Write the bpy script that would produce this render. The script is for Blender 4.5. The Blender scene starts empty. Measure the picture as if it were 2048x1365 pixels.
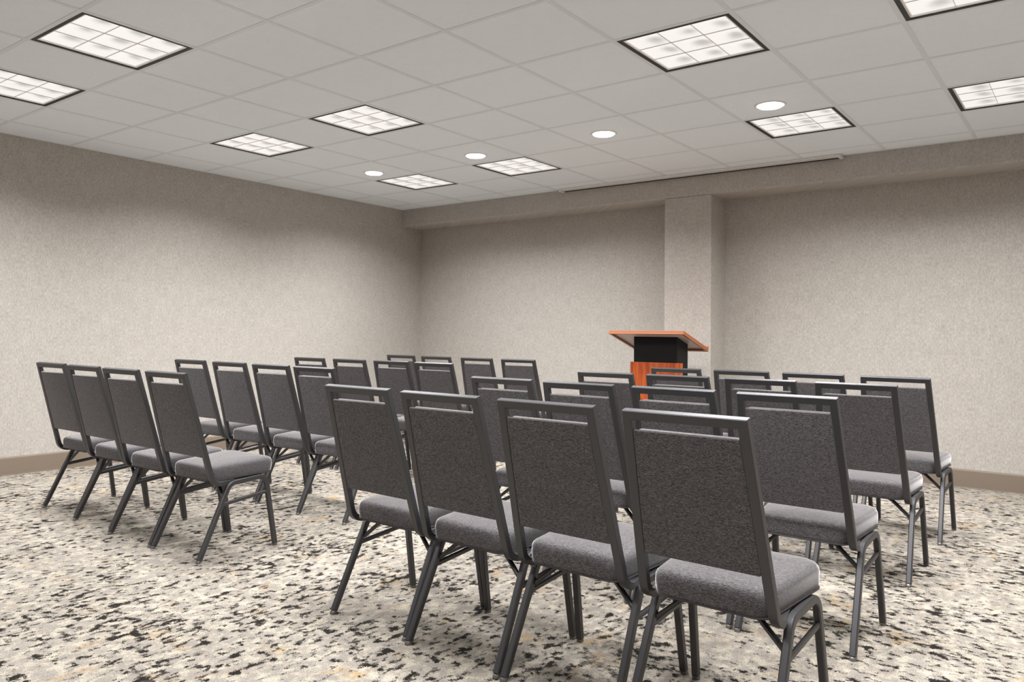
import bpy, bmesh, math, random
from mathutils import Vector, Matrix
random.seed(4)
COL = bpy.context.scene.collection
SC = bpy.context.scene

# ------------------------------------------------------------------ helpers
def tag(o, label=None, cat=None, group=None, kind=None):
    if label: o['label'] = label
    if cat: o['category'] = cat
    if group: o['group'] = group
    if kind: o['kind'] = kind
    return o

def empty(name, loc, rz=0.0):
    o = bpy.data.objects.new(name, None)
    o.empty_display_size = 0.1
    o.location = loc
    o.rotation_euler = (0, 0, rz)
    COL.objects.link(o)
    return o

def obj(name, bm, mats, parent=None, smooth=None, loc=None):
    me = bpy.data.meshes.new(name)
    bm.normal_update()
    bm.to_mesh(me)
    bm.free()
    if not isinstance(mats, (list, tuple)): mats = [mats]
    for m in mats: me.materials.append(m)
    if smooth is not None:
        for p in me.polygons: p.use_smooth = True
        me.set_sharp_from_angle(angle=math.radians(smooth))
    o = bpy.data.objects.new(name, me)
    COL.objects.link(o)
    if parent: o.parent = parent
    if loc: o.location = loc
    return o

def box(bm, x0, x1, y0, y1, z0, z1, mi=0, bevel=0.0, seg=2):
    vs = [bm.verts.new((x, y, z)) for z in (z0, z1) for y in (y0, y1) for x in (x0, x1)]
    idx = [(0, 2, 3, 1), (4, 5, 7, 6), (0, 1, 5, 4), (2, 6, 7, 3), (0, 4, 6, 2), (1, 3, 7, 5)]
    fs = [bm.faces.new([vs[i] for i in q]) for q in idx]
    for f in fs: f.material_index = mi
    if bevel > 0:
        es = list({e for f in fs for e in f.edges})
        r = bmesh.ops.bevel(bm, geom=es, offset=bevel, segments=seg, profile=0.5, affect='EDGES')
        for f in r['faces']: f.material_index = mi
    return fs

def loft(bm, rings, closed_ends=True, mi=0):
    R = [[bm.verts.new(p) for p in ring] for ring in rings]
    n = len(R[0])
    for a, b in zip(R, R[1:]):
        for i in range(n):
            f = bm.faces.new((a[i], a[(i + 1) % n], b[(i + 1) % n], b[i]))
            f.material_index = mi
    if closed_ends:
        bm.faces.new(list(reversed(R[0]))).material_index = mi
        bm.faces.new(R[-1]).material_index = mi
    return R

def section(wa, wb, c):
    """rectangle wa x wb with chamfered corners, counter-clockwise"""
    a, b = wa / 2, wb / 2
    return [(a - c, -b), (a, -b + c), (a, b - c), (a - c, b), (-a + c, b), (-a, b - c), (-a, -b + c), (-a + c, -b)]

def ring_at(p, A, B, sec):
    p = Vector(p)
    return [p + A * u + B * v for u, v in sec]

def sweep_yz(pts, x_of, wa, wb, c):
    """tube whose path lies (nearly) in a YZ plane; A axis = X"""
    sec = section(wa, wb, c)
    P = [Vector((x_of(z), y, z)) for y, z in pts]
    rings = []
    for i, p in enumerate(P):
        t = (P[min(i + 1, len(P) - 1)] - P[max(i - 1, 0)]).normalized()
        A = Vector((1, 0, 0))
        A = (A - t * A.dot(t)).normalized()
        B = t.cross(A)
        rings.append(ring_at(p, A, B, sec))
    return rings

def arc(c, r, a0, a1, n):
    return [(c[0] + r * math.cos(a0 + (a1 - a0) * i / n), c[1] + r * math.sin(a0 + (a1 - a0) * i / n)) for i in range(n + 1)]

def fillet(p0, p1, p2, r, n=6):
    """points rounding the corner p1 of a 2-D polyline"""
    a = Vector(p0) - Vector(p1); b = Vector(p2) - Vector(p1)
    a.normalize(); b.normalize()
    ang = a.angle(b)
    d = r / math.tan(ang / 2)
    s = Vector(p1) + a * d; e = Vector(p1) + b * d
    c = Vector(p1) + (a + b).normalized() * (r / math.sin(ang / 2))
    v0 = s - c; v1 = e - c
    out = []
    th = v0.angle(v1)
    for i in range(n + 1):
        t = i / n
        w = (math.sin((1 - t) * th) * v0 + math.sin(t * th) * v1) / math.sin(th)
        out.append(tuple(c + w))
    return out

# ------------------------------------------------------------------ materials
def new_mat(name):
    m = bpy.data.materials.new(name)
    m.use_nodes = True
    nt = m.node_tree
    b = nt.nodes['Principled BSDF']
    return m, nt, b

def N(nt, t, **kw):
    n = nt.nodes.new(t)
    for k, v in kw.items(): setattr(n, k, v)
    return n

def simple(name, col, rough=0.5, metal=0.0, spec=0.5, coat=0.0):
    m, nt, b = new_mat(name)
    b.inputs['Base Color'].default_value = (*col, 1)
    b.inputs['Roughness'].default_value = rough
    b.inputs['Metallic'].default_value = metal
    b.inputs['Specular IOR Level'].default_value = spec
    b.inputs['Coat Weight'].default_value = coat
    return m

def mathn(nt, op, a, b=None, clamp=False):
    n = N(nt, 'ShaderNodeMath', operation=op, use_clamp=clamp)
    for i, v in enumerate((a, b)):
        if v is None: continue
        if isinstance(v, (int, float)): n.inputs[i].default_value = v
        else: nt.links.new(v, n.inputs[i])
    return n.outputs[0]

def mapping(nt, src, scale, loc=(0, 0, 0)):
    n = N(nt, 'ShaderNodeMapping')
    n.inputs['Scale'].default_value = scale
    n.inputs['Location'].default_value = loc
    nt.links.new(src, n.inputs['Vector'])
    return n.outputs[0]

def noise(nt, vec, scale, detail=3, rough=0.5, dist=0.0):
    n = N(nt, 'ShaderNodeTexNoise')
    n.inputs['Scale'].default_value = scale
    n.inputs['Detail'].default_value = detail
    n.inputs['Roughness'].default_value = rough
    n.inputs['Distortion'].default_value = dist
    nt.links.new(vec, n.inputs['Vector'])
    return n.outputs['Fac']

def ramp(nt, fac, stops):
    n = N(nt, 'ShaderNodeValToRGB')
    el = n.color_ramp.elements
    el[0].position, el[0].color = stops[0][0], (*stops[0][1], 1)
    el[1].position, el[1].color = stops[-1][0], (*stops[-1][1], 1)
    for p, c in stops[1:-1]:
        e = el.new(p); e.color = (*c, 1)
    nt.links.new(fac, n.inputs[0])
    return n.outputs['Color']

def step(nt, fac, a, b):
    n = N(nt, 'ShaderNodeMapRange', interpolation_type='SMOOTHSTEP')
    nt.links.new(fac, n.inputs['Value'])
    n.inputs['From Min'].default_value = a
    n.inputs['From Max'].default_value = b
    return n.outputs['Result']

def mix(nt, fac, a, b, mode='MIX'):
    n = N(nt, 'ShaderNodeMix', data_type='RGBA', blend_type=mode)
    if isinstance(fac, (int, float)): n.inputs['Factor'].default_value = fac
    else: nt.links.new(fac, n.inputs['Factor'])
    for k, v in (('A', a), ('B', b)):
        s = [i for i in n.inputs if i.name == k and i.type == 'RGBA'][0]
        if isinstance(v, tuple): s.default_value = (*v, 1)
        else: nt.links.new(v, s)
    return [o for o in n.outputs if o.type == 'RGBA'][0]

def bump(nt, b, h, strength, dist):
    n = N(nt, 'ShaderNodeBump')
    n.inputs['Strength'].default_value = strength
    n.inputs['Distance'].default_value = dist
    nt.links.new(h, n.inputs['Height'])
    nt.links.new(n.outputs[0], b.inputs['Normal'])

def wall_material():
    m, nt, b = new_mat('linen_wallcovering')
    geo = N(nt, 'ShaderNodeNewGeometry')
    sep = N(nt, 'ShaderNodeSeparateXYZ'); nt.links.new(geo.outputs['Position'], sep.inputs[0])
    h = mathn(nt, 'ADD', sep.outputs['X'], sep.outputs['Y'])
    cmb = N(nt, 'ShaderNodeCombineXYZ')
    nt.links.new(h, cmb.inputs['X']); nt.links.new(sep.outputs['Z'], cmb.inputs['Y'])
    v = cmb.outputs[0]
    fine = noise(nt, mapping(nt, v, (105, 42, 1)), 1.0, 3, 0.62)
    streak = noise(nt, mapping(nt, v, (44, 11, 1), (3, 5, 0)), 1.0, 3, 0.6)
    blotch = noise(nt, mapping(nt, v, (11, 7, 1), (8, 1, 0)), 1.0, 3, 0.55)
    s = mathn(nt, 'ADD', mathn(nt, 'MULTIPLY', fine, 0.64), mathn(nt, 'MULTIPLY', streak, 0.22))
    s = mathn(nt, 'ADD', s, mathn(nt, 'MULTIPLY', blotch, 0.14))
    c = ramp(nt, s, [(0.32, (0.350, 0.318, 0.286)), (0.50, (0.450, 0.419, 0.387)), (0.68, (0.562, 0.532, 0.498))])
    nt.links.new(c, b.inputs['Base Color'])
    b.inputs['Roughness'].default_value = 0.78
    b.inputs['Specular IOR Level'].default_value = 0.25
    bump(nt, b, s, 0.25, 0.002)
    return m

def carpet_material():
    m, nt, b = new_mat('patterned_carpet')
    geo = N(nt, 'ShaderNodeNewGeometry')
    P = geo.outputs['Position']
    sep = N(nt, 'ShaderNodeSeparateXYZ'); nt.links.new(P, sep.inputs[0])
    edge = noise(nt, mapping(nt, P, (1.3, 1.3, 1)), 1.0, 1)
    zone = step(nt, mathn(nt, 'ADD', sep.outputs['X'], mathn(nt, 'MULTIPLY', edge, 0.8)), 2.75, 3.0)
    # pattern elongated along Y and, in the other broadloom zone, along X
    # every tuft is one colour: jitter the lookup by a fine noise so that all edges turn ragged
    jn = N(nt, 'ShaderNodeTexNoise'); jn.inputs['Scale'].default_value = 170; jn.inputs['Detail'].default_value = 2
    nt.links.new(P, jn.inputs['Vector'])
    js = N(nt, 'ShaderNodeVectorMath', operation='SUBTRACT'); nt.links.new(jn.outputs['Color'], js.inputs[0]); js.inputs[1].default_value = (.5, .5, .5)
    jm = N(nt, 'ShaderNodeVectorMath', operation='MULTIPLY'); nt.links.new(js.outputs[0], jm.inputs[0]); jm.inputs[1].default_value = (.030, .030, 0)
    ja = N(nt, 'ShaderNodeVectorMath', operation='ADD'); nt.links.new(P, ja.inputs[0]); nt.links.new(jm.outputs[0], ja.inputs[1])
    J = ja.outputs[0]
    def spots(ax, off):
        lng = lambda q: (1.0, q, 1) if ax == 'y' else (q, 1.0, 1)
        a = noise(nt, mapping(nt, J, lng(0.68), off), 24, 4, 0.60, 0.25)
        cl = noise(nt, mapping(nt, P, lng(0.8), off), 2.4, 3, 0.55)
        a2 = noise(nt, mapping(nt, J, lng(0.40), (off[0] + 7, off[1], 0)), 46, 3, 0.6, 0.2)
        cs = mathn(nt, 'SUBTRACT', cl, 0.5)
        v = mathn(nt, 'ADD', a, mathn(nt, 'MULTIPLY', cs, 0.30))
        v2 = mathn(nt, 'ADD', a2, mathn(nt, 'MULTIPLY', cs, 0.24))
        return mathn(nt, 'MAXIMUM', step(nt, v, 0.575, 0.592), mathn(nt, 'MULTIPLY', step(nt, v2, 0.588, 0.612), 0.9))
    dk = N(nt, 'ShaderNodeMix', data_type='FLOAT')
    nt.links.new(zone, dk.inputs['Factor'])
    nt.links.new(spots('y', (0, 0, 0)), dk.inputs['A']); nt.links.new(spots('x', (4, 9, 0)), dk.inputs['B'])
    dark = dk.outputs['Result']
    tuft = noise(nt, P, 210, 3, 0.85)
    greyc = ramp(nt, noise(nt, mapping(nt, J, (1, 0.75, 1), (2, 2, 0)), 21, 6, 0.74, 0.2),
                 [(0.36, (0.262, 0.242, 0.222)), (0.49, (0.305, 0.276, 0.243)), (0.57, (0.43, 0.39, 0.327)), (0.74, (0.51, 0.466, 0.387))])
    gold = step(nt, noise(nt, mapping(nt, J, (1, 0.7, 1), (11, 3, 0)), 5.5, 6, 0.74, 0.3), 0.555, 0.70)
    c = mix(nt, mathn(nt, 'MULTIPLY', gold, 0.75), greyc, (0.40, 0.265, 0.115))
    tan = step(nt, noise(nt, mapping(nt, P, (1, 0.6, 1), (1, 13, 0)), 6.0, 5, 0.7), 0.58, 0.70)
    c = mix(nt, mathn(nt, 'MULTIPLY', tan, 0.6), c, (0.19, 0.172, 0.158))
    c = mix(nt, dark, c, (0.017, 0.0145, 0.012))
    tc = ramp(nt, tuft, [(0.36, (0.50, 0.49, 0.48)), (0.64, (1.46, 1.46, 1.46))])
    c = mix(nt, 0.85, c, tc, 'MULTIPLY')
    nt.links.new(c, b.inputs['Base Color'])
    b.inputs['Roughness'].default_value = 0.95
    b.inputs['Specular IOR Level'].default_value = 0.05
    b.inputs['Sheen Weight'].default_value = 0.03
    bump(nt, b, tuft, 0.6, 0.004)
    return m

def fabric_material():
    m, nt, b = new_mat('charcoal_crinkle_fabric')
    tc = N(nt, 'ShaderNodeTexCoord')
    oi = N(nt, 'ShaderNodeObjectInfo')
    off = N(nt, 'ShaderNodeVectorMath', operation='SCALE')
    off.inputs[0].default_value = (7, 3, 5); nt.links.new(oi.outputs['Random'], off.inputs['Scale'])
    add = N(nt, 'ShaderNodeVectorMath', operation='ADD')
    nt.links.new(tc.outputs['Object'], add.inputs[0]); nt.links.new(off.outputs[0], add.inputs[1])
    v = add.outputs[0]
    a = noise(nt, mapping(nt, v, (130, 560, 560)), 1.0, 2.0, 0.55, 1.2)
    a2 = noise(nt, mapping(nt, v, (420, 620, 620)), 1.0, 1, 0.5)
    s = mathn(nt, 'ADD', mathn(nt, 'MULTIPLY', a, 0.75), mathn(nt, 'MULTIPLY', a2, 0.25))
    c = ramp(nt, s, [(0.39, (0.030, 0.0275, 0.0295)), (0.50, (0.086, 0.080, 0.084)), (0.61, (0.170, 0.160, 0.167))])
    nt.links.new(c, b.inputs['Base Color'])
    b.inputs['Roughness'].default_value = 0.85
    b.inputs['Specular IOR Level'].default_value = 0.2
    b.inputs['Sheen Weight'].default_value = 0.8
    b.inputs['Sheen Roughness'].default_value = 0.25
    bump(nt, b, s, 0.5, 0.002)
    sh = N(nt, 'ShaderNodeBsdfSheen'); sh.inputs['Roughness'].default_value = 0.26
    sh.inputs['Color'].default_value = (.92, .88, .905, 1)
    ad = N(nt, 'ShaderNodeAddShader')
    nt.links.new(b.outputs[0], ad.inputs[0]); nt.links.new(sh.outputs[0], ad.inputs[1])
    nt.links.new(ad.outputs[0], nt.nodes['Material Output'].inputs['Surface'])
    return m

def tile_material():
    m, nt, b = new_mat('acoustic_ceiling_tile')
    geo = N(nt, 'ShaderNodeNewGeometry')
    f = noise(nt, geo.outputs['Position'], 160, 2, 0.6)
    g = noise(nt, geo.outputs['Position'], 18, 2, 0.6)
    s = mathn(nt, 'ADD', mathn(nt, 'MULTIPLY', f, 0.7), mathn(nt, 'MULTIPLY', g, 0.3))
    c = ramp(nt, s, [(0.35, (0.835, 0.89, 0.945)), (0.65, (0.875, 0.93, 0.985))])
    nt.links.new(c, b.inputs['Base Color'])
    b.inputs['Roughness'].default_value = 0.9
    bump(nt, b, f, 0.25, 0.002)
    return m

def cherry_material():
    m, nt, b = new_mat('cherry_wood_veneer')
    tc = N(nt, 'ShaderNodeTexCoord')
    a = noise(nt, mapping(nt, tc.outputs['Object'], (38, 38, 2.2)), 1.0, 4, 0.6, 0.6)
    f = noise(nt, mapping(nt, tc.outputs['Object'], (180, 180, 5), (3, 1, 0)), 1.0, 3, 0.6)
    s = mathn(nt, 'ADD', mathn(nt, 'MULTIPLY', a, 0.7), mathn(nt, 'MULTIPLY', f, 0.3))
    c = ramp(nt, s, [(0.33, (0.16, 0.024, 0.008)), (0.48, (0.37, 0.066, 0.014)), (0.66, (0.50, 0.12, 0.026))])
    nt.links.new(c, b.inputs['Base Color'])
    b.inputs['Roughness'].default_value = 0.35
    b.inputs['Coat Weight'].default_value = 0.2
    return m

def emitter(name, col, strength):
    m, nt, b = new_mat(name)
    b.inputs['Base Color'].default_value = (0.8, 0.8, 0.8, 1)
    b.inputs['Emission Color'].default_value = (*col, 1)
    b.inputs['Emission Strength'].default_value = strength
    return m

M_WALL = wall_material()
M_CARPET = carpet_material()
M_FAB = fabric_material()
M_TILE = tile_material()
M_TEE = simple('white_ceiling_grid', (0.765, 0.805, 0.835), 0.5)
M_BASEB = simple('taupe_rubber_base', (0.190, 0.148, 0.113), 0.5)
M_FRAME = simple('charcoal_powder_coat', (0.0115, 0.0108, 0.0125), 0.44, 0.0, 0.5)
M_FRAME.node_tree.nodes['Principled BSDF'].inputs['IOR'].default_value = 1.82
M_FRAME.node_tree.nodes['Principled BSDF'].inputs['Specular Tint'].default_value = (.96, .95, 1.0, 1)
M_PIPE = simple('charcoal_welt', (0.055, 0.050, 0.053), 0.8, 0.0, 0.2)
M_GLIDE = simple('steel_glide', (0.22, 0.21, 0.20), 0.35, 0.8)
M_CHERRY = cherry_material()
M_EDGE = simple('cherry_edge_band', (0.35, 0.108, 0.034), 0.38)
M_BLACK = simple('black_laminate', (0.005, 0.0045, 0.005), 0.5, 0.0, 0.2)
M_UNDER = simple('pale_laminate_underside', (0.50, 0.40, 0.36), 0.35)
M_TROFFER_FRAME = simple('black_reveal', (0.012, 0.011, 0.011), 0.5)
M_TROFFER_WHITE = simple('white_enamel', (0.85, 0.84, 0.82), 0.35)
M_BLADE = simple('louver_aluminium', (0.62, 0.58, 0.54), 0.4)
M_WHITE = simple('white_painted_metal', (0.75, 0.74, 0.72), 0.4)
M_SCREEN = simple('black_screen_backing', (0.01, 0.01, 0.01), 0.6)
M_DIFF = emitter('lit_diffuser', (1.0, 0.965, 0.92), 0.9)
def _diff():
    nt = M_DIFF.node_tree; b = nt.nodes['Principled BSDF']
    b.inputs['Base Color'].default_value = (.25, .25, .25, 1)
    tc = N(nt, 'ShaderNodeTexCoord')
    v = mapping(nt, tc.outputs['Object'], (3 / (2 * 0.26280), 3 / (2 * 0.26280), 1), (.5, .5, 0))
    fr = N(nt, 'ShaderNodeVectorMath', operation='FRACTION'); nt.links.new(v, fr.inputs[0])
    d = N(nt, 'ShaderNodeVectorMath', operation='DISTANCE'); nt.links.new(fr.outputs[0], d.inputs[0]); d.inputs[1].default_value = (.72, .62, 0)
    nz = noise(nt, tc.outputs['Object'], 5, 2)
    k = step(nt, mathn(nt, 'ADD', d.outputs['Value'], mathn(nt, 'MULTIPLY', mathn(nt, 'SUBTRACT', nz, .5), .5)), .02, .42)  # soft shade smudge per cell, painted into the glow
    st = mathn(nt, 'ADD', mathn(nt, 'MULTIPLY', k, .38), .43)
    nt.links.new(st, b.inputs['Emission Strength'])
_diff()
M_LENS = emitter('lit_downlight_lens', (1.0, 0.99, 0.98), 12.0)

# ------------------------------------------------------------------ room
T = 0.6096
CH = 2.637                       # ceiling height
XL, XR = -2.850, 4.680           # side walls
YS, YW, YB = 3.915, 4.254, -5.50 # soffit face, front wall, back wall
ZS = 2.435                       # soffit underside

bm = bmesh.new(); box(bm, XL - .15, XR + .15, YB - .15, YW + .15, -.12, 0)
tag(obj('floor', bm, M_CARPET), kind='structure')
bm = bmesh.new(); box(bm, XL - .15, XL, YB - .15, YW + .15, 0, CH + .25)
tag(obj('wall_left', bm, M_WALL), kind='structure')
bm = bmesh.new(); box(bm, XR, XR + .15, YB - .15, YW + .15, 0, CH + .25)
tag(obj('wall_right', bm, M_WALL), kind='structure')
bm = bmesh.new(); box(bm, XL, XR, YW, YW + .15, 0, CH + .25)
tag(obj('wall_front', bm, M_WALL), kind='structure')
bm = bmesh.new(); box(bm, XL, XR, YB - .15, YB, 0, CH + .25)
tag(obj('wall_back', bm, M_WALL), kind='structure')

# soffit along the front wall, its lower front edge softly rounded
bm = bmesh.new()
prof = [(YW, CH), (YS, CH)] + arc((YS + .022, ZS + .022), .022, math.pi, 1.5 * math.pi, 6) + [(YW, ZS)]
loft(bm, [[Vector((x, y, z)) for y, z in prof] for x in (XL, XR)])
tag(obj('wall_soffit', bm, M_WALL, smooth=30), kind='structure')
# column
CX0, CX1 = 0.562, 1.0105
bm = bmesh.new(); box(bm, CX0, CX1, YS + .004, YW, 0, ZS, bevel=0.0)
tag(obj('wall_column', bm, M_WALL), kind='structure')

# rubber cove base: profile swept along the walls (vertical band with a toe and a rounded top)
def base_run(name, p0, p1, nrm):
    bm = bmesh.new()
    prof = [(0, 0), (.0125, 0), (.011, .004), (.010, .012), (.010, .128), (.0085, .136), (.004, .1405), (0, .142)]
    p0 = Vector((*p0, 0)); p1 = Vector((*p1, 0)); n = Vector((*nrm, 0))
    loft(bm, [[p + n * d + Vector((0, 0, z)) for d, z in prof] for p in (p0, p1)])
    bmesh.ops.recalc_face_normals(bm, faces=bm.faces)
    tag(obj(name, bm, M_BASEB, smooth=40), kind='structure')
base_run('baseboard_left', (XL, YB), (XL, YW), (1, 0))
base_run('baseboard_right', (XR, YB), (XR, YW), (-1, 0))
base_run('baseboard_back', (XL, YB), (XR, YB), (0, 1))
base_run('baseboard_front', (XL, YW), (CX0, YW), (0, -1))
base_run('baseboard_front', (CX1, YW), (XR, YW), (0, -1))
base_run('baseboard_column', (CX0, YS + .004), (CX1, YS + .004), (0, -1))
base_run('baseboard_column', (CX1, YS + .004), (CX1, YW), (1, 0))
base_run('baseboard_column', (CX0, YS + .004), (CX0, YW), (-1, 0))

# suspended ceiling: lay-in tiles between tee bars (one structure, pattern in the mesh)
LIGHTS = [(i, j) for i in (-5, -2, 1, 4) for j in (-3, -1, 3, 5)]
tw = 0.012
xs = [XL] + [k * T for k in range(-4, 8) if XL + .02 < k * T < XR - .02] + [XR]
ys = [YB] + [k * T for k in range(-9, 7) if YB + .02 < k * T < YS - .02] + [YS]
bm = bmesh.new()
for a, b_ in zip(xs, xs[1:]):
    for c, d in zip(ys, ys[1:]):
        if (round(c / T), round(a / T)) in LIGHTS and abs(b_ - a - T) < 1e-3 and abs(d - c - T) < 1e-3:
            continue
        z = CH + .003
        box(bm, a + tw - .001, b_ - tw + .001, c + tw - .001, d - tw + .001, z, z + .015, 0, bevel=0)
for x in xs:
    a, b_ = (x - tw, x + tw)
    if x == XL: a, b_ = XL, XL + .02
    if x == XR: a, b_ = XR - .02, XR
    box(bm, a, b_, YB, YS, CH, CH + .035, 1)
for k, y in enumerate(ys):
    c, d = (y - tw, y + tw)
    if y == YB: c, d = YB, YB + .02
    if y == YS: c, d = YS - .02, YS
    for a, b_ in zip(xs, xs[1:]):
        box(bm, a + tw, b_ - tw, c, d, CH + .0006, CH + .035, 1)
box(bm, XL, XR, YB, YW, CH + .20, CH + .25, 1)      # slab above the grid
tag(obj('ceiling', bm, [M_TILE, M_TEE]), kind='structure')

# ------------------------------------------------------------------ troffers
def troffer_proto():
    t = empty('ceiling_light', (0, 0, CH))
    o, ii = T / 2 - tw - .001, T / 2 - tw - .020
    # black reveal frame
    bm = bmesh.new()
    def ringbox(o, i, z0, z1):
        box(bm, -o, o, -o, -i, z0, z1); box(bm, -o, o, i, o, z0, z1)
        box(bm, -o, -i, -i, i, z0, z1); box(bm, i, o, -i, i, z0, z1)
    ringbox(o, ii, .0, .10)
    f = obj('frame', bm, M_TROFFER_FRAME, t); f['label'] = 'black reveal frame'
    bm = bmesh.new()
    ringbox(ii - .0005, ii - .010, .004, .095)
    obj('housing', bm, M_TROFFER_WHITE, t)
    # three by three parabolic louver: thin blades, slightly wedge-shaped
    bm = bmesh.new()
    L = ii - .010
    for k in (-1, 1):
        for ax in (0, 1):
            p = k * L * 2 / 6
            prof = [(-.0008, .0080), (.0008, .0080), (.0012, .0122), (-.0012, .0122)]
            rings = []
            for s in (-L, L):
                rings.append([Vector((p + u, s, v)) if ax == 0 else Vector((s, p + u, v)) for u, v in prof])
            loft(bm, rings)
    bmesh.ops.recalc_face_normals(bm, faces=bm.faces)
    obj('louver', bm, M_BLADE, t)
    # gently vaulted reflector cells behind the louver, self-glowing, their shading painted into the emission
    bm = bmesh.new()
    n = 27
    grid = [[None] * (n + 1) for _ in range(n + 1)]
    for a in range(n + 1):
        for b_ in range(n + 1):
            x = -L + 2 * L * a / n; y = -L + 2 * L * b_ / n
            u = (a / n * 3) % 1.0; v = (b_ / n * 3) % 1.0
            z = .012 + .010 * math.sin(math.pi * u) * math.sin(math.pi * v)
            grid[a][b_] = bm.verts.new((x, y, z))
    for a in range(n):
        for b_ in range(n):
            bm.faces.new((grid[a][b_], grid[a][b_ + 1], grid[a + 1][b_ + 1], grid[a + 1][b_]))
    obj('diffuser', bm, M_DIFF, t, smooth=60)
    bm = bmesh.new(); box(bm, -o, o, -o, o, .100, .104)
    obj('back_pan', bm, M_TROFFER_WHITE, t)
    return t

def copy_tree(o, parent=None):
    c = o.copy(); COL.objects.link(c)
    if parent: c.parent = parent
    for ch in list(o.children):
        if ch.get('_dup') is None: copy_tree(ch, c)
    return c

LAMP = bpy.data.lights.new('troffer_lamp', 'AREA')
LAMP.shape = 'SQUARE'; LAMP.size = 0.54
LAMP.energy = 37.2; LAMP.spread = math.radians(146)
LAMP.color = (1.0, 0.995, 0.985)
LAMP_REAR = LAMP.copy(); LAMP_REAR.energy = 20.0      # unseen rear lamps, added weaker to lift the ceiling, sparing chair backs
tlab = {
 (-2, -3): 'recessed square louvered ceiling light cut off by the left edge of the photo',
 (-2, -1): 'large recessed square louvered ceiling light near the top left corner',
 (-2, 3): 'recessed square louvered ceiling light above and before the rear chairs, out of frame',
 (-2, 5): 'recessed square louvered ceiling light overhead to the right of the camera',
 (1, -3): 'recessed square louvered ceiling light nearest the middle of the left wall',
 (1, -1): 'recessed square louvered ceiling light at upper centre, left of the middle downlights',
 (1, 3): 'large recessed square louvered ceiling light at upper right centre, nine bright cells',
 (1, 5): 'recessed square louvered ceiling light cut off by the top right edge',
 (4, -3): 'small distant square ceiling light nearest the far left corner of the room',
 (4, -1): 'distant square ceiling light second from the far corner, beside the soffit',
 (4, 3): 'square louvered ceiling light right beside the rightmost round downlight',
 (4, 5): 'square louvered ceiling light cut off by the right edge below the corner one'}
proto = troffer_proto()
first = True
for (i, j) in LIGHTS:
    t = proto if first else copy_tree(proto)
    first = False
    t.location = ((j + .5) * T, (i + .5) * T, CH)
    lab = tlab.get((i, j))
    if lab is None:
        lab = 'recessed square louvered ceiling light behind the camera, %s line, %s row' % (
            {-3: 'leftmost', -1: 'second', 3: 'third', 5: 'rightmost'}[j], {-5: 'nearer', -8: 'farther'}[i])
    tag(t, lab, 'ceiling light', 'square louvered lights in the tile ceiling')
for (i, j) in LIGHTS:
    l = bpy.data.objects.new('troffer_lamp', LAMP if i > -3 else LAMP_REAR)
    l.location = ((j + .5) * T, (i + .5) * T, CH - .002)
    COL.objects.link(l)

# ------------------------------------------------------------------ round downlights
def disc_rings(bm, prof, n=40, cap=True):
    rings = [[Vector((r * math.cos(2 * math.pi * k / n), r * math.sin(2 * math.pi * k / n), z)) for k in range(n)] for r, z in prof]
    loft(bm, rings, closed_ends=cap)
def downlight(x, y, lab, i):
    z = CH + .003
    t = empty('downlight', (x, y, z))
    bm = bmesh.new()
    disc_rings(bm, [(.098, 0), (.097, -.003), (.091, -.006), (.082, -.005), (.078, -.0025), (.078, 0)], cap=True)
    bmesh.ops.recalc_face_normals(bm, faces=bm.faces)
    obj('trim_ring', bm, M_WHITE, t, smooth=50)
    bm = bmesh.new()
    disc_rings(bm, [(.078, -.0040), (.072, -.0120), (.050, -.0160), (.020, -.0180), (.004, -.0182)])
    bmesh.ops.recalc_face_normals(bm, faces=bm.faces)
    obj('lens', bm, M_LENS, t, smooth=50)
    tag(t, lab, 'ceiling light', 'round white downlights in a line')
    ld = bpy.data.lights.new('downlight_lamp', 'AREA')
    ld.shape = 'DISK'; ld.size = .14; ld.energy = 6.0; ld.spread = math.radians(120); ld.color = (1.0, .98, .96)
    l = bpy.data.objects.new('downlight_lamp', ld); l.location = (x, y, z - .020); COL.objects.link(l)
for k, (j, lab) in enumerate(((-2.5, 'round white downlight, leftmost and farthest of the four in line'),
                              (-0.5, 'round white downlight, second from the left of four in line'),
                              (1.5, 'round white downlight, third from the left of four in line'),
                              (3.5, 'round white downlight, rightmost of four, beside a square light'))):
    downlight((j - .045) * T, 3.58 * T, lab, k)

# ------------------------------------------------------------------ recessed projection screen in front of the soffit
t = empty('ceiling_projection_screen', (0.79, 3.875, CH))
x0, x1 = -1.34, 1.33
bm = bmesh.new(); box(bm, x0, x1, -.050, .018, -.016, .002, bevel=.003)
obj('case', bm, M_WHITE, t, smooth=40)
bm = bmesh.new(); box(bm, x0 + .02, x1 - .02, .0185, .038, -.020, -.0005)
r = obj('screen_slot', bm, M_SCREEN, t); r['label'] = 'black slot along the case'
for s in (x0 - .012, x1 - .013):
    bm = bmesh.new(); box(bm, s, s + .025, -.052, .036, -.030, -.0005, bevel=.004)
    obj('end_cap', bm, M_WHITE, t, smooth=40)
tag(t, 'long white retractable screen case recessed in the ceiling along the soffit', 'projection screen')

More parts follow.
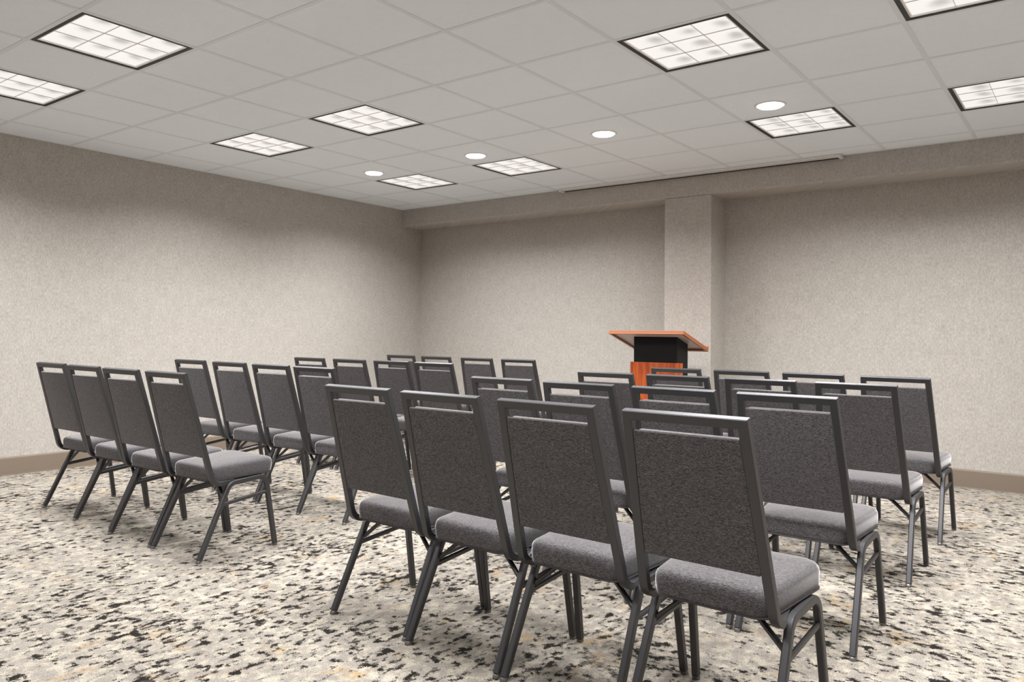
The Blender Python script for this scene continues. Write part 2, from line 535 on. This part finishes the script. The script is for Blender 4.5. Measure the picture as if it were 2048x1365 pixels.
# ------------------------------------------------------------------ chairs
LEAN_T = (-.319, .9180)       # rear top edge of the back frame (y, z), local
def make_chair():
    t = empty('banquet_chair', (0, 0, 0))
    # --- legs: an inverted U of chamfered tube each side, split into rear leg, rail, front leg
    def xs_(z, s): return s * (0.196 + (0.206 - 0.196) * (1 - min(z, .38) / .38))
    zr = .362
    rear_foot, rear_top = (-.226, .012), (-.058, zr)
    front_top, front_foot = (.160, zr + .014), (.222, .012)
    upper = [rear_foot] + fillet(rear_foot, rear_top, front_top, .055, 7)
    upf = fillet(rear_top, front_top, front_foot, .050, 7) + [front_foot]
    for s in (-1, 1):
        f = lambda z, s=s: xs_(z, s)
        ext = upper + upf
        n1, n2 = len(upper), len(upf)
        rings = sweep_yz(ext, f, .0225, .025, .0035)
        bm = bmesh.new(); loft(bm, rings[:n1]); bmesh.ops.recalc_face_normals(bm, faces=bm.faces)
        lr = obj('leg', bm, M_FRAME, t, smooth=35)
        bm = bmesh.new(); loft(bm, rings[n1 - 1:n1 + 1]); bmesh.ops.recalc_face_normals(bm, faces=bm.faces)
        obj('side_rail', bm, M_FRAME, t, smooth=35)
        bm = bmesh.new(); loft(bm, rings[n1:]); bmesh.ops.recalc_face_normals(bm, faces=bm.faces)
        lf = obj('leg', bm, M_FRAME, t, smooth=35)
        for leg, (fy, fz), dy in ((lr, rear_foot, -.226), (lf, front_foot, .222)):
            bm = bmesh.new()
            x = xs_(0, s); sl = (.168 / .354) * .010 if leg is lr else -.002
            sec0 = section(.024, .027, .006)
            pts = [(.0140, .85), (.010, .92), (.003, .94), (.000, .82)]
            rr = [[Vector((x + u * k, dy + (z - .012) * (.45 if leg is lr else -.1) + v * k, z)) for u, v in sec0] for z, k in pts]
            loft(bm, rr); bmesh.ops.recalc_face_normals(bm, faces=bm.faces)
            obj('glide', bm, M_GLIDE, leg, smooth=35)
        # stretcher between rear and front leg
        zs = .262
        yr = -.226 + (zs - .012) * (.168 / .354); yf = .222 - (zs + .02 - .012) * (.054 / .36)
        P0, P1 = Vector((xs_(zs, s), yr + .008, zs)), Vector((xs_(zs, s), yf - .008, zs + .030))
        d = (P1 - P0).normalized(); A = Vector((1, 0, 0)); B = d.cross(A)
        bm = bmesh.new(); loft(bm, [ring_at(P0, A, B, section(.013, .019, .004)), ring_at(P1, A, B, section(.013, .019, .004))])
        bmesh.ops.recalc_face_normals(bm, faces=bm.faces)
        obj('stretcher', bm, M_FRAME, t, smooth=35)
    # cross brace: from the rear legs up to and across beneath the seat
    zb = .285; yb = -.226 + (zb - .012) * (.168 / .354) + .012
    pts = [Vector((-.190, yb, zb)), Vector((-.108, yb + .018, .356)), Vector((-.088, yb + .022, .3645)), Vector((.088, yb + .022, .3645)), Vector((.108, yb + .018, .356)), Vector((.190, yb, zb))]
    rings = []
    for i, p in enumerate(pts):
        tt = (pts[min(i + 1, 5)] - pts[max(i - 1, 0)]).normalized()
        A = Vector((0, 1, 0)); A = (A - tt * A.dot(tt)).normalized(); B = tt.cross(A)
        rings.append(ring_at(p, A, B, section(.018, .014, .004)))
    bm = bmesh.new(); loft(bm, rings); bmesh.ops.recalc_face_normals(bm, faces=bm.faces)
    obj('cross_brace', bm, M_FRAME, t, smooth=35)

    # --- back frame: seat rail, curve, post, mitred corner, top bar and down again
    wa, wb = .027, .024
    sec = section(wa, wb, .0022)
    top = Vector((LEAN_T[0], LEAN_T[1])); low = Vector((-.200, .500))
    # centre line is half the tube forward of the rear edge
    dirn = (top - low).normalized(); nf = Vector((dirn.y, -dirn.x))      # points forward (+y)
    ctop = top + nf * (wb / 2) - dirn * (wa / 2)
    clow = low + nf * (wb / 2)
    # extend down to the bend
    knee = clow - dirn * .120
    knee = Vector((clow.x - dirn.x * .145, .3645))
    front = (.150, .371)
    side = [front, (-.01, .367)] + fillet((-.01, .367), tuple(knee), tuple(clow), .058, 8)
    zpost_low = side[-1][1]
    def xh(z):  # half width to tube centre, narrowing upward
        k = max(0, min(1, (z - .40) / (.91 - .40)))
        return .1885 - .0235 * k
    rings = []
    def post_rings(s, pts):
        out = []
        for i, (y, z) in enumerate(pts):
            a = Vector(pts[max(i - 1, 0)]); b_ = Vector(pts[min(i + 1, len(pts) - 1)])
            d = (b_ - a).normalized()
            nv = Vector((0, -d.y, d.x))          # rear / lower facing normal
            inw = .022 * max(0, min(1, (y + .11) / .08)) if z < .40 else 0      # the rails tuck in beneath the seat
            out.append((Vector((s * (xh(z) - inw), y, z)), Vector((1, 0, 0)), nv))
        return out
    pl = post_rings(-1, side + [tuple(clow)])
    pr = post_rings(1, side + [tuple(clow)])
    nrear = Vector((0, -nf.x, -nf.y)) ; nrear = Vector((0, -dirn.y, dirn.x))
    up = Vector((0, dirn.x, dirn.y))
    xt = xh(.92)
    ct = Vector((0, ctop.x, ctop.y))
    frames = [(p, A, B) for p, A, B in pl]
    cl = Vector((-xt, 0, 0)) + ct; cr = Vector((xt, 0, 0)) + ct
    def corner(c, s):
        # bisector ring: inward direction (to centre & down) scaled by sqrt2
        inn = (Vector((-s, 0, 0)) - up)          # length sqrt2
        return (c, inn, nrear)
    # left post A axis = +X (inward); at the corner inward = +X - up ; along the bar inward = -up
    seq = frames + [corner(cl, -1)]
    seq2 = [corner(cr, 1)] + [(p, -A, B) for p, A, B in reversed(pr)]
    rings = [ring_at(p, A, B, sec) for p, A, B in seq + seq2]
    bm = bmesh.new(); loft(bm, rings); bmesh.ops.recalc_face_normals(bm, faces=bm.faces)
    bfr = obj('back_frame', bm, M_FRAME, t, smooth=35)

    # --- backrest: flat fabric rear panel and a padded front cushion, in the leaned plane
    def lean_pt(x, s, d):
        """s metres up along the lean from the low point, d metres forward of the tube rear face"""
        q = low + dirn * s + nf * d
        return Vector((x, q.x, q.y))
    S0, S1 = .000, (Vector(top) - low).length - .058
    def half(s):
        z = low.y + dirn.y * s
        return xh(z) - wa / 2 - .0008
    def outline(inset, r, n=5):
        pts = []
        h0, h1 = half(S0) - inset, half(S1) - inset
        a, b_ = S0 + inset, S1 - inset
        for (cx, cy, st) in ((h0 - r, a + r, -math.pi / 2), (h1 - r, b_ - r, 0), (-h1 + r, b_ - r, math.pi / 2), (-h0 + r, a + r, math.pi)):
            for k in range(n + 1):
                th = st + math.pi / 2 * k / n
                pts.append((cx + r * math.cos(th), cy + r * math.sin(th)))
        return pts
    bm = bmesh.new()
    rings = []
    for d, ins, r in ((.0025, .006, .004), (.0030, .001, .004), (.012, .000, .004), (.0135, .003, .004)):
        rings.append([lean_pt(x, s, d) for x, s in outline(ins, r)])
    loft(bm, rings); bmesh.ops.recalc_face_normals(bm, faces=bm.faces)
    br = obj('backrest', bm, M_FAB, t, smooth=45)
    bm = bmesh.new()
    rings = []
    for d, ins, r in ((.0137, .006, .010), (.017, .001, .012), (.032, .0, .014), (.042, .006, .016), (.048, .018, .02), (.051, .045, .03)):
        rings.append([lean_pt(x, s - .004, d) for x, s in outline(ins, r)])
    loft(bm, rings); bmesh.ops.recalc_face_normals(bm, faces=bm.faces)
    obj('cushion', bm, M_FAB, br, smooth=50)

    # --- seat
    def souts(inset, r, n=7):
        wr, wf, y0, y1 = .170 - inset, .2055 - inset, -.155 + inset, .222 - inset
        r = max(r - inset * .5, .006)
        P = [Vector((wf, y1)), Vector((-wf, y1)), Vector((-wr, y0)), Vector((wr, y0))]
        pts = []
        for k in range(4):
            rr_ = r if k in (0, 1) else r * .8
            pts += [tuple(q) for q in fillet(tuple(P[k - 1]), tuple(P[k]), tuple(P[(k + 1) % 4]), rr_, n)]
        return pts
    levels = [(.3835, .020), (.3850, .006), (.390, .003), (.405, .0005), (.425, -.001), (.440, .000), (.4485, .003), (.4545, .008), (.4585, .015), (.4612, .028), (.4640, .055), (.4660, .095), (.4670, .14)]
    bm = bmesh.new()
    rings = []
    for z, ins in levels:
        ring = []
        for x, y in souts(ins, .055):
            crown = 0.0
            ring.append(Vector((x, y, z + (y - .06) * .055)))
        rings.append(ring)
    loft(bm, rings); bmesh.ops.recalc_face_normals(bm, faces=bm.faces)
    seat = obj('seat', bm, M_FAB, t, smooth=60)
    # welt along the lower edge of the seat
    bm = bmesh.new()
    ol = souts(.0015, .055)
    npt = len(ol); ringsv = []
    for k in range(npt):
        p = Vector((*ol[k], .3875 + (ol[k][1] - .06) * .055)); a = Vector((*ol[k - 1], 0)); b_ = Vector((*ol[(k + 1) % npt], 0))
        d = (b_ - a).normalized(); out = Vector((d.y, -d.x, 0))
        ringsv.append([bm.verts.new(p + out * .0028 * math.cos(q) + Vector((0, 0, 1)) * .0028 * math.sin(q)) for q in [m_ * math.pi / 3 for m_ in range(6)]])
    for k in range(npt):
        a, b_ = ringsv[k], ringsv[(k + 1) % npt]
        for q in range(6): bm.faces.new((a[q], a[(q + 1) % 6], b_[(q + 1) % 6], b_[q]))
    bmesh.ops.recalc_face_normals(bm, faces=bm.faces)
    obj('piping', bm, M_PIPE, seat, smooth=60)
    # plywood seat pan hidden beneath
    bm = bmesh.new(); box(bm, -.140, .140, -.120, .190, .3762, .3790)
    obj('seat_pan', bm, M_BLACK, t)
    return t

CH_POS = [
('R1',0,1.557,-0.540,-0.0300),('R1',1,2.003,-0.574,-0.0325),('R1',2,2.448,-0.593,-0.0336),('R1',3,2.906,-0.618,-0.0358),
('R2',0,1.518,0.417,-0.0066),('R2',1,1.972,0.372,-0.0102),('R2',2,2.418,0.364,-0.0102),('R2',3,2.869,0.344,-0.0134),
('R3',0,1.513,1.421,0.0019),('R3',1,1.957,1.420,0.0014),('R3',2,2.405,1.419,0.0003),('R3',3,2.857,1.407,-0.0011),
('R4',0,1.496,2.429,-0.0151),('R4',1,1.945,2.428,-0.0166),('R4',2,2.389,2.423,-0.0176),('R4',3,2.851,2.367,-0.0212),
('L1',0,-1.279,-0.456,0.0195),('L1',1,-0.793,-0.484,0.0133),('L1',2,-0.327,-0.505,0.0100),('L1',3,0.120,-0.504,0.0098),
('L2',0,-1.406,0.552,0.0428),('L2',1,-0.882,0.526,0.0300),('L2',2,-0.395,0.504,0.0230),('L2',3,0.052,0.485,0.0218),
('L3',0,-1.470,1.692,0.0468),('L3',1,-1.003,1.715,0.0427),('L3',2,-0.562,1.748,0.0425),('L3',3,-0.105,1.732,0.0399),
('L4',0,-1.766,3.093,0.0517),('L4',1,-1.281,3.079,0.0451),('L4',2,-0.779,3.081,0.0360),('L4',3,-0.300,3.075,0.0303)]
ROWN = {1: 'nearest row', 2: 'second-nearest row', 3: 'third-nearest row', 4: 'farthest row'}
POSN = ['leftmost', 'second from left', 'third from left', 'rightmost']
EXTRA = {('R', 1, 3): 'large grey banquet chair in the right foreground, rightmost in the nearest row',
         ('L', 1, 3): 'grey banquet chair at the aisle end of the left block, nearest row, side fully visible',
         ('L', 1, 0): 'grey banquet chair farthest left, near the left wall baseboard, nearest row',
         ('R', 4, 3): 'grey banquet chair farthest right beside the front baseboard, rightmost in farthest row'}
chair = make_chair()
# the nearest-row chairs are built first so that copies follow
for n, (row, k, x, y, a) in enumerate(CH_POS):
    c = chair if n == 0 else copy_tree(chair)
    c.location = (x, y, 0); c.rotation_euler = (0, 0, a)
    side, r = row[0], int(row[1])
    lab = EXTRA.get((side, r, k)) or 'grey fabric banquet chair, %s in the %s of the %s block' % (POSN[k], ROWN[r], 'left' if side == 'L' else 'right')
    tag(c, lab, 'chair', 'banquet chairs set out in rows')

# ------------------------------------------------------------------ lectern
t = empty('lectern', (0, 0, 0))
LX0, LX1 = .434, 1.118
yf, zf = 3.10, 1.190       # raised front edge (towards the seats)
yr_, zr_ = 3.59, 1.050     # lower edge (towards the speaker)
d = Vector((0, yr_ - yf, zr_ - zf)); Ld = d.length; d.normalize(); up = Vector((0, -d.z, d.y))
P = Vector((0, yf, zf))
bm = bmesh.new()
rings = []
for x in (LX0, LX1):
    o = Vector((x, 0, 0)) + P
    rings.append([o, o - up * .014, o + d * Ld - up * .014, o + d * Ld])
loft(bm, rings); bmesh.ops.recalc_face_normals(bm, faces=bm.faces)
bmesh.ops.bevel(bm, geom=bm.edges[:], offset=.0015, segments=1, affect='EDGES')
tp = obj('reading_top', bm, M_EDGE, t)
bm = bmesh.new(); rings = []
for x in (LX0 + .018, LX1 - .018):
    o = Vector((x, 0, 0)) + P - up * .0142
    rings.append([o + d * .0182, o + d * .0182 - up * .0015, o + d * (Ld - .0182) - up * .0015, o + d * (Ld - .0182)])
loft(bm, rings); bmesh.ops.recalc_face_normals(bm, faces=bm.faces)
u_ = obj('underside', bm, M_UNDER, tp); u_['label'] = 'pale laminate underside'
# edge bands hanging below the board on all four sides
def band(x0, x1, a, b_, nm='edge_band'):
    bm = bmesh.new(); rings = []
    for x in (x0, x1):
        o = Vector((x, 0, 0)) + P
        rings.append([o + d * a - up * .0143, o + d * a - up * .030, o + d * b_ - up * .030, o + d * b_ - up * .0143])
    loft(bm, rings); bmesh.ops.recalc_face_normals(bm, faces=bm.faces)
    return obj(nm, bm, M_EDGE, tp)
band(LX0, LX1, 0, .018)
band(LX0, LX1, Ld - .018, Ld)
band(LX0, LX0 + .018, .0182, Ld - .0182)
band(LX1 - .018, LX1, .0182, Ld - .0182)
bm = bmesh.new(); rings = []
for x in (LX0, LX1):
    o = Vector((x, 0, 0)) + P + d * (Ld + .0004)
    rings.append([o + up * .018, o - up * .030, o + d * .018 - up * .030, o + d * .018 + up * .018])
loft(bm, rings); bmesh.ops.recalc_face_normals(bm, faces=bm.faces)
obj('book_ledge', bm, M_EDGE, t)
# neck / body in black laminate, its top cut to the slope of the reading top
NX0, NX1, NY0, NY1 = .610, 1.005, 3.222, 3.435
def ztop(y): return zf + (y - yf) * (zr_ - zf) / (yr_ - yf) - .017
bm = bmesh.new()
prof = [(NY0, .06), (NY1, .06), (NY1, ztop(NY1)), (NY0, ztop(NY0))]
loft(bm, [[Vector((x, y, z)) for y, z in prof] for x in (NX0, NX1)])
bmesh.ops.recalc_face_normals(bm, faces=bm.faces)
obj('pedestal', bm, M_BLACK, t)
bm = bmesh.new(); box(bm, .588, 1.056, 3.198, 3.2215, .05, .922, bevel=.0015, seg=1)
obj('front_panel', bm, M_CHERRY, t)
bm = bmesh.new(); box(bm, .54, 1.10, 3.15, 3.56, 0, .05, bevel=.004)
obj('base', bm, M_BLACK, t)
tag(t, 'cherry and black wooden lectern standing in front of the wall column', 'lectern')

# ------------------------------------------------------------------ camera
f, yaw, pt, rl = 1569.263, -0.6721322, 0.0346561, -0.0137119
c, s = math.cos(yaw), math.sin(yaw)
R = Vector((c, -s, 0)); Fh = Vector((s, c, 0)); Z = Vector((0, 0, 1))
Fw = Fh * math.cos(pt) + Z * math.sin(pt)
U = -Fh * math.sin(pt) + Z * math.cos(pt)
R2 = R * math.cos(rl) - U * math.sin(rl)
U2 = R * math.sin(rl) + U * math.cos(rl)
cam = bpy.data.cameras.new('camera')
cam.sensor_fit = 'HORIZONTAL'; cam.sensor_width = 36
cam.lens = f / 2048 * 36
cam.shift_x = (1024 - 957.794) / 2048
cam.shift_y = (619.783 - 682.5) / 2048
cam.clip_start = .05
co = bpy.data.objects.new('camera', cam)
m = Matrix((R2, U2, -Fw)).transposed().to_4x4()
m.translation = Vector((3.77187, -2.90249, 1.11770))
co.matrix_world = m
COL.objects.link(co)
SC.camera = co

# ------------------------------------------------------------------ world and colour
w = bpy.data.worlds.new('world'); SC.world = w; w.use_nodes = True
w.node_tree.nodes['Background'].inputs[0].default_value = (0, 0, 0, 1)
SC.view_settings.view_transform = 'Standard'
SC.view_settings.look = 'None'
SC.view_settings.gamma = 1
SC.view_settings.use_curve_mapping = False
SC.view_settings.exposure = 0.0
SC.cycles.max_bounces = 10
SC.cycles.diffuse_bounces = 6
SC.cycles.use_denoising = True
